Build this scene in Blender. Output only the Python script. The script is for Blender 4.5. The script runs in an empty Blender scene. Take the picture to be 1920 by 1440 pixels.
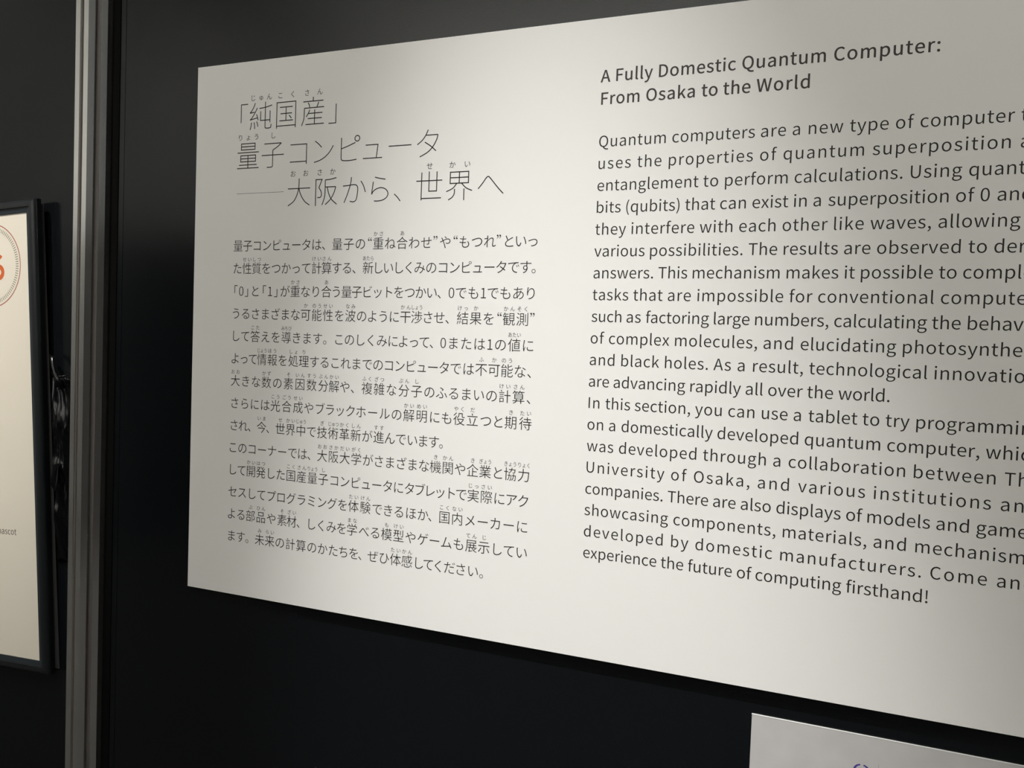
import bpy, bmesh, math, random
from mathutils import Vector, Matrix
from mathutils import noise as mnoise

S = bpy.context.scene
COL = bpy.context.collection
LIFT = 1.75            # height of the top edge of the white wall text panel above the floor

# ------------------------------------------------------------------ camera
FPX = 1604.2
cam_d = bpy.data.cameras.new('camera')
cam = bpy.data.objects.new('camera', cam_d)
COL.objects.link(cam)
cam_d.sensor_fit = 'HORIZONTAL'
cam_d.sensor_width = 36.0
cam_d.lens = 36.0 * FPX / 1920.0
cam_d.clip_start = 0.02
yaw, pitch, roll = -0.39965, -0.040396, 0.035639
F = Vector((math.sin(yaw) * math.cos(pitch), math.cos(yaw) * math.cos(pitch), math.sin(pitch)))
R0 = Vector((math.cos(yaw), -math.sin(yaw), 0))
U0 = R0.cross(F)
R1 = R0 * math.cos(roll) + U0 * math.sin(roll)
U1 = U0 * math.cos(roll) - R0 * math.sin(roll)
mw = Matrix.Identity(4)
for i in range(3):
    mw[i][0], mw[i][1], mw[i][2] = R1[i], U1[i], -F[i]
mw.translation = Vector((0.72912, -0.77017, LIFT - 0.30931))
cam.matrix_world = mw
S.camera = cam

# ------------------------------------------------------------------ world, lamps, exposure
W = bpy.data.worlds.new('world')
S.world = W
W.use_nodes = True
bg = W.node_tree.nodes['Background']
bg.inputs[0].default_value = (0.85, 0.93, 1.0, 1)
bg.inputs[1].default_value = 0.05


def aim(o, loc, target):
    o.location = loc
    o.rotation_euler = (Vector(target) - Vector(loc)).to_track_quat('-Z', 'Y').to_euler()


def spot(name, loc, target, watts, cone, blend, radius, color):
    d = bpy.data.lights.new(name, 'SPOT')
    d.energy = watts
    d.spot_size = math.radians(cone)
    d.spot_blend = blend
    d.shadow_soft_size = radius
    d.color = color
    o = bpy.data.objects.new(name, d)
    COL.objects.link(o)
    aim(o, loc, target)
    return o


def area(name, loc, target, watts, sx, sy, color):
    d = bpy.data.lights.new(name, 'AREA')
    d.energy = watts
    d.shape = 'RECTANGLE'
    d.size, d.size_y = sx, sy
    d.color = color
    o = bpy.data.objects.new(name, d)
    COL.objects.link(o)
    aim(o, loc, target)
    return o


ps = spot('panel_spotlight', (0.02, -1.4, LIFT + 2.0), (0.484, 0, LIFT - 0.90), 435, 20.5, 1.0, 0.03, (1.0, 0.985, 0.965))
ps.scale = (0.79, 1.16, 1)          # oval beam
spot('poster_spotlight', (-0.75, -1.4, LIFT + 2.0), (-0.46, 0, LIFT - 0.08), 350, 18, 1.0, 0.04, (1.0, 0.94, 0.84))
area('added_floor_fill', (0.1, -2.4, 4.3), (0.1, -2.4, 0), 36, 2.4, 0.5, (1.0, 0.94, 0.84))  # added fill lamp, brightens the panel and the floor mirrored in the post
area('added_back_wall_fill', (-0.6, -4.7, 4.3), (-0.6, -6.0, 3.2), 300, 6.0, 0.4, (1.0, 0.98, 0.94))  # added fill lamp, brightens the back wall mirrored in the black wall

S.view_settings.view_transform = 'Standard'
S.view_settings.look = 'None'
S.view_settings.exposure = 0.0
S.view_settings.gamma = 1.0
S.view_settings.use_curve_mapping = False

# ------------------------------------------------------------------ helpers


def mat(name, color, rough=0.5, metal=0.0, spec=0.5, coat=0.0, bump=None, mottle=None, rvar=None, aniso=0.0):
    m = bpy.data.materials.new(name)
    m.use_nodes = True
    nt = m.node_tree
    b = nt.nodes['Principled BSDF']
    b.inputs['Base Color'].default_value = (*color, 1)
    b.inputs['Roughness'].default_value = rough
    b.inputs['Metallic'].default_value = metal
    b.inputs['Specular IOR Level'].default_value = spec
    b.inputs['Coat Weight'].default_value = coat
    if aniso:
        b.inputs['Anisotropic'].default_value = aniso
    tc = nt.nodes.new('ShaderNodeTexCoord')
    if mottle:      # (scale, second colour)
        n = nt.nodes.new('ShaderNodeTexNoise')
        n.inputs['Scale'].default_value = mottle[0]
        n.inputs['Detail'].default_value = 5
        nt.links.new(tc.outputs['Object'], n.inputs['Vector'])
        r = nt.nodes.new('ShaderNodeValToRGB')
        r.color_ramp.elements[0].position = 0.35
        r.color_ramp.elements[1].position = 0.65
        r.color_ramp.elements[0].color = (*color, 1)
        r.color_ramp.elements[1].color = (*mottle[1], 1)
        nt.links.new(n.outputs['Fac'], r.inputs['Fac'])
        nt.links.new(r.outputs['Color'], b.inputs['Base Color'])
    if rvar:        # (scale, low, high)
        n = nt.nodes.new('ShaderNodeTexNoise')
        n.inputs['Scale'].default_value = rvar[0]
        n.inputs['Detail'].default_value = 4
        nt.links.new(tc.outputs['Object'], n.inputs['Vector'])
        mr = nt.nodes.new('ShaderNodeMapRange')
        mr.inputs['To Min'].default_value = rvar[1]
        mr.inputs['To Max'].default_value = rvar[2]
        nt.links.new(n.outputs['Fac'], mr.inputs['Value'])
        nt.links.new(mr.outputs['Result'], b.inputs['Roughness'])
    if bump:        # (scale, strength, distance)
        n = nt.nodes.new('ShaderNodeTexNoise')
        n.inputs['Scale'].default_value = bump[0]
        n.inputs['Detail'].default_value = 3
        nt.links.new(tc.outputs['Object'], n.inputs['Vector'])
        bp = nt.nodes.new('ShaderNodeBump')
        bp.inputs['Strength'].default_value = bump[1]
        bp.inputs['Distance'].default_value = bump[2]
        nt.links.new(n.outputs['Fac'], bp.inputs['Height'])
        nt.links.new(bp.outputs['Normal'], b.inputs['Normal'])
    return m


M_board = mat('white_board', (0.825, 0.818, 0.797), 0.42, spec=0.35)
M_wall = mat('black_wall_laminate', (0.0046, 0.0056, 0.0068), 0.18, spec=0.27, bump=(900, 0.08, 0.0002), rvar=(6, 0.15, 0.19))
M_alu = mat('anodised_aluminium', (0.66, 0.655, 0.64), 0.14, metal=0.90, rvar=(25, 0.10, 0.18), bump=(400, 0.04, 0.0002))
M_groove = mat('aluminium_groove', (0.20, 0.18, 0.17), 0.6, metal=0.5)
M_ink = mat('black_ink', (0.016, 0.014, 0.013), 0.6, spec=0.3)
M_inkhead = mat('heading_ink', (0.045, 0.036, 0.035), 0.6, spec=0.3)
M_frame = mat('black_frame_plastic', (0.010, 0.012, 0.014), 0.30, spec=0.5, bump=(1200, 0.15, 0.0002))
M_lip = mat('frame_inner_lip', (0.018, 0.024, 0.031), 0.45, spec=0.5)
M_back = mat('frame_backing_grey', (0.030, 0.030, 0.030), 0.6)
M_poster = mat('cream_poster_paper', (0.78, 0.735, 0.65), 0.5, spec=0.4)
M_red = mat('dark_red_ink', (0.36, 0.075, 0.06), 0.6)
M_orange = mat('orange_ink', (0.62, 0.13, 0.035), 0.6)
M_tick = mat('grey_green_ink', (0.26, 0.25, 0.20), 0.6)
M_notice = mat('grey_printed_sheet', (0.50, 0.49, 0.49), 0.45, mottle=(30, (0.545, 0.53, 0.525)))
M_edge_highlight = mat('painted_edge_highlight', (0.85, 0.85, 0.83), 0.5)  # paler than the sheet: an edge highlight put into the colour
M_purple = mat('purple_ink', (0.055, 0.035, 0.26), 0.6)
M_bag = mat('black_polythene', (0.003, 0.003, 0.004), 0.19, spec=0.32)
M_gap_shade = mat('painted_gap_shade', (0.002, 0.002, 0.002), 0.9, spec=0.1)  # near-black colour as painted shade for the gap beside the post
M_floor = mat('hall_carpet', (0.11, 0.105, 0.10), 0.9, mottle=(60, (0.14, 0.135, 0.13)))
M_ceil = mat('hall_ceiling', (0.6, 0.6, 0.58), 0.9)
M_hall = mat('hall_wall_pale', (0.80, 0.80, 0.77), 0.8)
M_dark = mat('hall_partition_dark', (0.010, 0.0085, 0.0075), 0.8)


def link(name, me, m=None, parent=None, smooth=False):
    o = bpy.data.objects.new(name, me)
    COL.objects.link(o)
    if m:
        me.materials.append(m)
    if parent:
        o.parent = parent
    if smooth:
        for p in me.polygons:
            p.use_smooth = True
    return o


def mesh(name, verts, faces):
    me = bpy.data.meshes.new(name)
    me.from_pydata(verts, [], faces)
    me.update()
    return me


def box(name, lo, hi, m, parent=None, bevel=0.0):
    bm = bmesh.new()
    bmesh.ops.create_cube(bm, size=1)
    for v in bm.verts:
        for i in range(3):
            v.co[i] = lo[i] + (v.co[i] + 0.5) * (hi[i] - lo[i])
    if bevel:
        bmesh.ops.bevel(bm, geom=bm.edges[:], offset=bevel, segments=2, affect='EDGES')
    me = bpy.data.meshes.new(name)
    bm.to_mesh(me)
    bm.free()
    return link(name, me, m, parent)


def tag(o, label=None, cat=None, group=None, kind=None):
    if label:
        o['label'] = label
    if cat:
        o['category'] = cat
    if group:
        o['group'] = group
    if kind:
        o['kind'] = kind
    return o


def empty(name, loc=(0, 0, 0)):
    o = bpy.data.objects.new(name, None)
    COL.objects.link(o)
    o.location = loc
    return o


def prism(name, outline, z0, z1, m, parent=None, bevel=0.0):
    """vertical extrusion of an (x, y) outline"""
    n = len(outline)
    vs = [(x, y, z0) for x, y in outline] + [(x, y, z1) for x, y in outline]
    fs = [(i, (i + 1) % n, n + (i + 1) % n, n + i) for i in range(n)]
    fs += [tuple(range(n - 1, -1, -1)), tuple(range(n, 2 * n))]
    me = mesh(name, vs, fs)
    bm = bmesh.new()
    bm.from_mesh(me)
    bmesh.ops.recalc_face_normals(bm, faces=bm.faces[:])
    bm.to_mesh(me)
    bm.free()
    return link(name, me, m, parent)


# ------------------------------------------------------------------ setting
YW = 0.009                     # front face of the black wall, behind the white panel
XP, RP = -0.1679, 0.0253       # post centre and half width
T8 = RP * math.tan(math.pi / 8)
YP = YW + 0.002                # the post stands in the wall plane

tag(box('floor', (-5, -6, -0.05), (5, 0.5, 0), M_floor), kind='structure')
tag(box('ceiling', (-5, -6, 4.4), (5, 0.5, 4.45), M_ceil), kind='structure')
tag(box('wall_back', (-5, -6.05, 0), (5, -6, 4.4), M_hall), kind='structure')
tag(box('wall_side', (-5.05, -6, 0), (-5, 0.5, 4.4), M_hall), kind='structure')
tag(box('wall_opposite', (-5, -4.2, 0.001), (5, -4.16, 2.22), M_dark), kind='structure')
wl = box('wall_left', (-3.2, YW, 0.001), (XP - RP - 0.004, YW + 0.016, 3.0), M_wall, bevel=0.0008)
tag(wl, kind='structure')
wr = box('wall_right', (-0.1300, YW, 0.001), (3.2, YW + 0.016, 3.0), M_wall, bevel=0.0008)
tag(wr, kind='structure')
tr = box('trim_1', (-0.1300, YW - 0.0003, 0.001), (-0.1215, YW, 3.0), M_wall)
tag(tr, kind='structure')

# ------------------------------------------------------------------ aluminium post (octagonal, one slot in each face)
post = empty('aluminium_post', (XP, YP, 0))
tag(post, 'grooved octagonal silver aluminium post standing between the two black wall panels', 'post')


def octagon(R, gw, gd):
    """octagon of half width R with a slot gw wide and gd deep in the middle of every face"""
    t = R * math.tan(math.pi / 8)
    pts = []
    for k in range(8):
        a = k * math.pi / 4
        c, s = math.cos(a), math.sin(a)
        loc = [(R, -t), (R, -gw / 2 - .0006), (R - .0006, -gw / 2), (R - gd, -gw / 2), (R - gd, gw / 2), (R - .0006, gw / 2), (R, gw / 2 + .0006)]
        for u, v in loc:
            pts.append((u * c - v * s, u * s + v * c))
    return pts


prism('profile', octagon(RP, 0.0052, 0.0045), 0.0, 3.02, M_alu, post)
for k in range(8):
    a = k * math.pi / 4
    c, s = math.cos(a), math.sin(a)
    loc = [(RP - .0044, -.0024), (RP - .0036, -.0024), (RP - .0036, .0024), (RP - .0044, .0024)]
    prism('groove_strip', [(u * c - v * s, u * s + v * c) for u, v in loc], 0.001, 3.019, M_groove, post)
prism('base_plate', [(x * 1.5, y * 1.5) for x, y in octagon(RP, 0.001, 0.0005)], 0.0, 0.006, M_alu, post)
# black strip standing in for shade in gap between post and right panel
tag(box('gap_shade_strip', (XP + RP - .0002, YW - .0012, 0.001), (-0.1300, YW + .014, 3.0), M_gap_shade), kind='structure')

# ------------------------------------------------------------------ lettering data (widths in 1/1000 em, cubic outlines)
LATIN_SPACE = 224
LATIN = {
    '!': (323,[[126,362,130,221,151,221,172,221,193,221,197,362,201,504,205,645,206,680,206,714,207,749,176,749,146,749,115,749,116,714,116,680,117,645,121,504],[125,-13,161,-13,198,-13,227,15,227,56,227,98,198,126,161,126,125,126,95,98,95,56,95,15]]),
    '(': (338,[[147,-47,239,-196,258,-188,276,-179,295,-171,209,-29,168,141,168,311,168,480,209,649,295,792,276,801,258,809,239,818,147,668,92,507,92,311,92,114]]),
    ')': (338,[[80,-188,99,-196,191,-47,246,114,246,311,246,507,191,668,99,818,80,809,61,801,42,792,128,649,171,480,171,311,171,141,128,-29,42,-171,61,-179]]),
    ',': (278,[[68,-172,75,-190,165,-152,221,-77,221,19,221,86,192,126,144,126,107,126,75,102,75,62,75,22,106,-2,142,-2,146,-2,149,-1,153,-1,152,-61,115,-109,53,-136,60,-154]]),
    '.': (278,[[102,-13,139,-13,175,-13,205,15,205,56,205,98,175,126,139,126,102,126,73,98,73,56,73,15]]),
    '0': (555,[[138,-13,278,-13,417,-13,506,113,506,369,506,623,417,746,278,746,138,746,50,623,50,369,50,113],[361,61,278,61,195,61,138,154,138,369,138,583,195,674,278,674,361,674,418,583,418,369,418,154]]),
    '1': (555,[[88,25,88,0,222,0,356,0,490,0,490,25,490,51,490,76,441,76,392,76,343,76,343,295,343,514,343,733,320,733,296,733,273,733,233,710,186,693,121,681,121,662,121,642,121,623,165,623,208,623,252,623,252,441,252,258,252,76,197,76,143,76,88,76,88,51]]),
    ':': (278,[[102,390,139,390,175,390,205,418,205,460,205,501,175,530,139,530,102,530,73,501,73,460,73,418],[102,-13,139,-13,175,-13,205,15,205,56,205,98,175,126,139,126,102,126,73,98,73,56,73,15]]),
    'A': (608,[[87,244,4,0,35,0,66,0,97,0,121,75,144,149,168,224,257,224,347,224,436,224,459,149,483,75,506,0,539,0,571,0,604,0,521,244,438,489,355,733,321,733,286,733,252,733,169,489],[265,297,191,297,203,335,215,372,227,410,253,493,277,572,300,658,301,658,303,658,304,658,328,573,351,493,378,410,390,372,401,335,413,297,339,297]]),
    'C': (638,[[194,-13,377,-13,472,-13,544,25,602,92,585,112,568,131,551,151,504,99,451,68,381,68,241,68,153,184,153,369,153,552,246,665,384,665,447,665,495,637,534,596,551,616,567,636,584,656,542,703,472,746,383,746,197,746,58,603,58,366,58,128]]),
    'D': (688,[[101,244,101,0,163,0,226,0,288,0,509,0,629,137,629,369,629,603,509,733,284,733,223,733,162,733,101,733,101,489],[221,76,193,76,193,270,193,464,193,658,221,658,248,658,276,658,449,658,534,555,534,369,534,184,449,76,276,76,248,76]]),
    'F': (552,[[101,244,101,0,132,0,162,0,193,0,193,110,193,219,193,329,286,329,380,329,473,329,473,355,473,381,473,407,380,407,286,407,193,407,193,490,193,572,193,655,303,655,413,655,523,655,523,681,523,707,523,733,382,733,242,733,101,733,101,489]]),
    'I': (293,[[101,244,101,0,132,0,162,0,193,0,193,244,193,489,193,733,162,733,132,733,101,733,101,489]]),
    'O': (742,[[187,-13,371,-13,555,-13,684,134,684,369,684,604,555,746,371,746,187,746,58,604,58,369,58,134],[503,68,371,68,239,68,153,186,153,369,153,552,239,665,371,665,503,665,589,552,589,369,589,186]]),
    'Q': (742,[[503,64,371,64,239,64,153,182,153,369,153,552,239,665,371,665,503,665,589,552,589,369,589,182],[460,-184,595,-184,639,-184,678,-177,700,-167,694,-143,688,-120,682,-96,663,-102,638,-107,605,-107,526,-107,458,-74,425,-9,580,18,684,158,684,369,684,604,555,746,371,746,187,746,58,604,58,369,58,154,166,12,326,-10,367,-110]]),
    'T': (599,[[253,218,253,0,284,0,315,0,346,0,346,218,346,437,346,655,420,655,494,655,568,655,568,681,568,707,568,733,389,733,210,733,31,733,31,707,31,681,31,655,105,655,179,655,253,655,253,437]]),
    'U': (721,[[211,-13,361,-13,510,-13,624,67,624,302,624,446,624,589,624,733,594,733,565,733,535,733,535,589,535,444,535,300,535,124,458,68,361,68,265,68,190,124,190,300,190,444,190,589,190,733,159,733,129,733,98,733,98,589,98,446,98,302,98,67]]),
    'W': (878,[[129,244,181,0,218,0,254,0,291,0,327,147,364,295,400,442,412,500,426,553,437,609,438,609,440,609,441,609,453,553,464,500,477,442,514,295,551,147,588,0,625,0,663,0,700,0,750,244,801,489,851,733,822,733,792,733,763,733,737,600,710,467,684,334,671,255,657,176,644,96,642,96,640,96,638,96,620,176,604,256,586,334,552,467,518,600,484,733,456,733,427,733,399,733,365,600,332,467,298,334,280,255,262,176,246,96,245,96,243,96,242,96,227,176,213,255,198,334,172,467,147,600,121,733,89,733,58,733,26,733,78,489]]),
    'a': (563,[[126,-13,217,-13,284,-13,345,22,397,65,398,65,399,65,400,65,403,43,405,22,408,0,433,0,458,0,483,0,483,111,483,223,483,334,483,469,428,557,295,557,207,557,131,518,82,486,94,465,105,444,117,423,160,452,217,481,280,481,369,481,392,414,392,344,161,318,59,259,59,141,59,43],[295,61,243,61,189,61,147,85,147,147,147,217,209,262,392,283,392,233,392,182,392,132,339,85]]),
    'b': (618,[[281,-13,331,-13,455,-13,567,94,567,280,567,448,491,557,351,557,290,557,230,523,180,481,181,513,183,546,184,578,184,651,184,723,184,796,153,796,123,796,92,796,92,531,92,265,92,0,116,0,141,0,165,0,168,19,170,37,173,56,174,56,176,56,177,56,224,13],[406,64,316,64,280,64,231,78,184,120,184,215,184,311,184,406,235,454,283,480,328,480,432,480,472,400,472,279,472,145]]),
    'c': (510,[[162,-13,306,-13,371,-13,433,13,482,55,469,76,455,96,442,117,408,87,364,63,314,63,214,63,146,146,146,271,146,396,218,480,317,480,359,480,394,461,425,433,440,453,456,473,471,493,433,527,384,557,313,557,173,557,52,452,52,271,52,91]]),
    'd': (620,[[141,-13,277,-13,342,-13,400,22,442,64,443,64,444,64,445,64,448,43,450,21,453,0,478,0,503,0,528,0,528,265,528,531,528,796,497,796,467,796,436,796,436,726,436,657,436,587,438,556,439,525,441,494,393,533,352,557,288,557,164,557,53,447,53,271,53,90],[347,64,297,64,202,64,147,141,147,272,147,396,217,480,304,480,349,480,391,464,436,423,436,328,436,233,436,138,391,88]]),
    'e': (554,[[167,-13,312,-13,385,-13,443,11,490,42,479,62,469,83,458,103,417,76,375,60,322,60,219,60,148,134,142,250,264,250,386,250,508,250,510,264,512,282,512,302,512,457,434,557,295,557,171,557,52,448,52,271,52,92],[238,315,141,315,152,423,220,484,297,484,382,484,432,425,432,315,335,315]]),
    'f': (325,[[33,492,33,469,58,469,82,469,107,469,107,313,107,156,107,0,137,0,168,0,198,0,198,156,198,313,198,469,236,469,275,469,313,469,313,494,313,518,313,543,275,543,236,543,198,543,198,572,198,600,198,629,198,699,223,736,275,736,294,736,316,731,336,721,343,745,349,768,356,792,331,802,299,809,265,809,157,809,107,740,107,630,107,601,107,572,107,543,82,541,58,540,33,538,33,515]]),
    'g': (564,[[143,-250,275,-250,443,-250,550,-163,550,-62,550,28,486,67,361,67,325,67,290,67,254,67,181,67,159,92,159,126,159,156,174,174,194,191,218,179,248,172,274,172,386,172,473,245,473,361,473,408,455,448,429,473,466,473,503,473,540,473,540,496,540,520,540,543,477,543,414,543,351,543,332,551,305,557,274,557,165,557,71,482,71,363,71,298,106,245,142,217,142,216,142,214,142,213,113,193,82,157,82,112,82,69,103,40,131,23,131,21,131,20,131,18,80,-13,51,-58,51,-105,51,-198],[337,234,274,234,212,234,159,284,159,363,159,443,211,490,274,490,339,490,390,443,390,363,390,284],[393,-187,288,-187,189,-187,131,-150,131,-92,131,-61,147,-28,186,0,210,-6,236,-8,256,-8,287,-8,319,-8,350,-8,422,-8,460,-26,460,-77,460,-133]]),
    'h': (607,[[92,265,92,0,123,0,153,0,184,0,184,131,184,263,184,394,238,449,276,477,332,477,404,477,435,434,435,332,435,221,435,111,435,0,465,0,496,0,526,0,526,115,526,229,526,344,526,482,474,557,360,557,286,557,230,516,180,466,181,503,183,541,184,578,184,651,184,723,184,796,153,796,123,796,92,796,92,531]]),
    'i': (275,[[92,181,92,0,123,0,153,0,184,0,184,181,184,362,184,543,153,543,123,543,92,543,92,362],[102,655,138,655,174,655,199,679,199,716,199,751,174,775,138,775,102,775,78,751,78,716,78,679]]),
    'k': (552,[[92,265,92,0,122,0,152,0,182,0,182,48,182,95,182,143,216,183,250,222,284,262,337,175,390,87,443,0,476,0,509,0,542,0,474,108,405,216,337,324,397,397,458,470,518,543,484,543,450,543,416,543,339,448,263,352,186,257,185,257,183,257,182,257,182,437,182,616,182,796,152,796,122,796,92,796,92,531]]),
    'l': (284,[[120,-13,188,-13,213,-13,228,-9,241,-5,237,18,232,42,228,65,218,63,214,63,209,63,195,63,184,74,184,102,184,333,184,565,184,796,153,796,123,796,92,796,92,567,92,337,92,108,92,31]]),
    'm': (926,[[92,181,92,0,123,0,153,0,184,0,184,131,184,263,184,394,233,450,279,477,320,477,389,477,421,434,421,332,421,221,421,111,421,0,451,0,482,0,512,0,512,131,512,263,512,394,563,450,607,477,649,477,718,477,750,434,750,332,750,221,750,111,750,0,780,0,811,0,841,0,841,115,841,229,841,344,841,482,788,557,677,557,610,557,554,514,497,453,475,517,431,557,347,557,282,557,226,516,178,464,177,464,177,464,176,464,173,490,170,517,167,543,142,543,117,543,92,543,92,362]]),
    'n': (610,[[92,181,92,0,123,0,153,0,184,0,184,131,184,263,184,394,238,449,276,477,332,477,404,477,435,434,435,332,435,221,435,111,435,0,465,0,496,0,526,0,526,115,526,229,526,344,526,482,474,557,360,557,286,557,229,516,178,464,177,464,177,464,176,464,173,490,170,517,167,543,142,543,117,543,92,543,92,362]]),
    'o': (606,[[170,-13,303,-13,436,-13,554,91,554,271,554,452,436,557,303,557,170,557,52,452,52,271,52,91],[397,63,303,63,209,63,146,146,146,271,146,396,209,480,303,480,397,480,461,396,461,271,461,146]]),
    'p': (620,[[92,28,92,-229,123,-229,153,-229,184,-229,184,-168,184,-106,184,-45,183,-13,182,18,181,50,230,9,282,-13,331,-13,455,-13,567,94,567,280,567,448,491,557,351,557,288,557,227,521,178,480,177,480,177,480,176,480,173,501,170,522,167,543,142,543,117,543,92,543,92,286],[406,64,316,64,280,64,232,78,184,120,184,215,184,311,184,406,236,454,283,480,328,480,432,480,472,400,472,279,472,145]]),
    'q': (620,[[436,-165,436,-229,467,-229,497,-229,528,-229,528,28,528,286,528,543,504,543,479,543,455,543,452,526,449,509,446,492,445,492,445,492,444,492,396,534,352,557,288,557,164,557,53,447,53,271,53,90,141,-13,277,-13,340,-13,397,20,441,63,439,30,438,-3,436,-36,436,-100],[347,64,297,64,202,64,147,141,147,272,147,396,217,480,304,480,349,480,391,464,436,423,436,328,436,233,436,138,391,88]]),
    'r': (388,[[92,181,92,0,123,0,153,0,184,0,184,116,184,233,184,349,220,441,275,475,320,475,343,475,355,472,373,466,379,492,384,519,390,545,373,554,356,557,332,557,272,557,216,513,178,444,177,444,177,444,176,444,173,477,170,510,167,543,142,543,117,543,92,543,92,362]]),
    's': (468,[[157,-13,234,-13,362,-13,431,60,431,148,431,251,345,283,266,313,205,336,149,356,149,407,149,450,181,486,250,486,298,486,336,465,373,438,388,457,402,476,417,495,376,529,316,557,249,557,130,557,62,489,62,403,62,310,144,274,220,246,280,224,344,198,344,143,344,96,309,58,237,58,172,58,124,84,76,123,61,103,47,82,32,62,83,19]]),
    't': (377,[[147,-13,262,-13,296,-13,332,-3,363,7,357,30,351,53,345,76,327,68,303,61,283,61,220,61,199,99,199,165,199,266,199,368,199,469,248,469,298,469,347,469,347,494,347,518,347,543,298,543,248,543,199,543,199,594,199,645,199,696,174,696,148,696,123,696,120,645,116,594,113,543,84,541,56,540,27,538,27,515,27,492,27,469,54,469,81,469,108,469,108,369,108,268,108,168,108,59]]),
    'u': (607,[[136,-13,251,-13,325,-13,379,26,430,85,431,85,432,85,433,85,435,57,438,28,440,0,465,0,491,0,516,0,516,181,516,362,516,543,486,543,455,543,425,543,425,415,425,286,425,158,373,94,334,66,278,66,206,66,176,109,176,210,176,321,176,432,176,543,145,543,115,543,84,543,84,428,84,314,84,199,84,60]]),
    'v': (521,[[144,181,209,0,245,0,280,0,316,0,380,181,444,362,508,543,478,543,448,543,418,543,384,440,349,337,315,234,299,181,281,126,265,74,263,74,262,74,260,74,244,126,227,181,210,234,176,337,142,440,108,543,76,543,45,543,13,543,78,362]]),
    'w': (802,[[128,181,178,0,213,0,249,0,284,0,310,97,335,194,361,291,375,343,386,394,398,449,400,449,401,449,403,449,416,394,426,344,440,293,466,195,492,98,518,0,555,0,592,0,629,0,678,181,727,362,776,543,747,543,717,543,688,543,662,438,635,334,609,229,597,177,587,128,576,78,574,78,573,78,571,78,558,128,546,177,533,229,505,334,476,438,448,543,418,543,389,543,359,543,331,438,302,334,274,229,261,177,249,128,238,78,236,78,235,78,233,78,222,128,212,177,201,229,174,334,147,438,120,543,89,543,58,543,27,543,77,362]]),
    'x': (498,[[75,94,15,0,47,0,79,0,111,0,135,42,160,85,184,127,203,160,220,193,239,224,241,224,242,224,244,224,265,193,285,160,303,127,330,85,356,42,383,0,416,0,450,0,483,0,423,91,364,183,304,274,359,364,414,453,469,543,437,543,406,543,374,543,352,503,329,464,307,424,290,393,275,364,259,333,257,333,256,333,254,333,236,364,217,393,201,424,177,464,152,503,128,543,95,543,62,543,29,543,84,456,139,370,194,283,134,189]]),
    'y': (521,[[76,-234,101,-234,209,-234,266,-152,304,-46,372,150,440,347,508,543,478,543,449,543,419,543,386,443,354,342,321,242,307,193,291,138,277,88,275,88,274,88,272,88,253,139,235,194,218,242,181,342,145,443,108,543,76,543,45,543,13,543,86,362,158,180,231,-1,227,-15,223,-28,219,-42,196,-109,158,-159,97,-159,82,-159,66,-154,55,-150,49,-174,43,-199,37,-223,54,-230]]),
    '“': (1000,[[716,782,770,809,763,822,756,834,749,847,685,818,624,749,624,660,624,605,660,565,703,565,748,565,771,599,771,630,771,666,746,694,709,694,698,694,687,691,681,686,681,730],[908,782,962,809,955,822,948,834,941,847,877,818,816,749,816,660,816,605,852,565,895,565,940,565,963,599,963,630,963,666,938,694,900,694,889,694,879,691,873,686,873,730]]),
    '”': (1000,[[284,626,230,599,237,586,244,574,251,561,315,591,376,659,376,748,376,803,340,843,297,843,252,843,229,810,229,778,229,742,254,714,291,714,302,714,313,718,319,722,319,678],[92,626,38,599,45,586,52,574,59,561,123,591,184,659,184,748,184,803,148,843,105,843,60,843,37,810,37,778,37,742,62,714,100,714,111,714,121,718,127,722,127,678]]),
}
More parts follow.
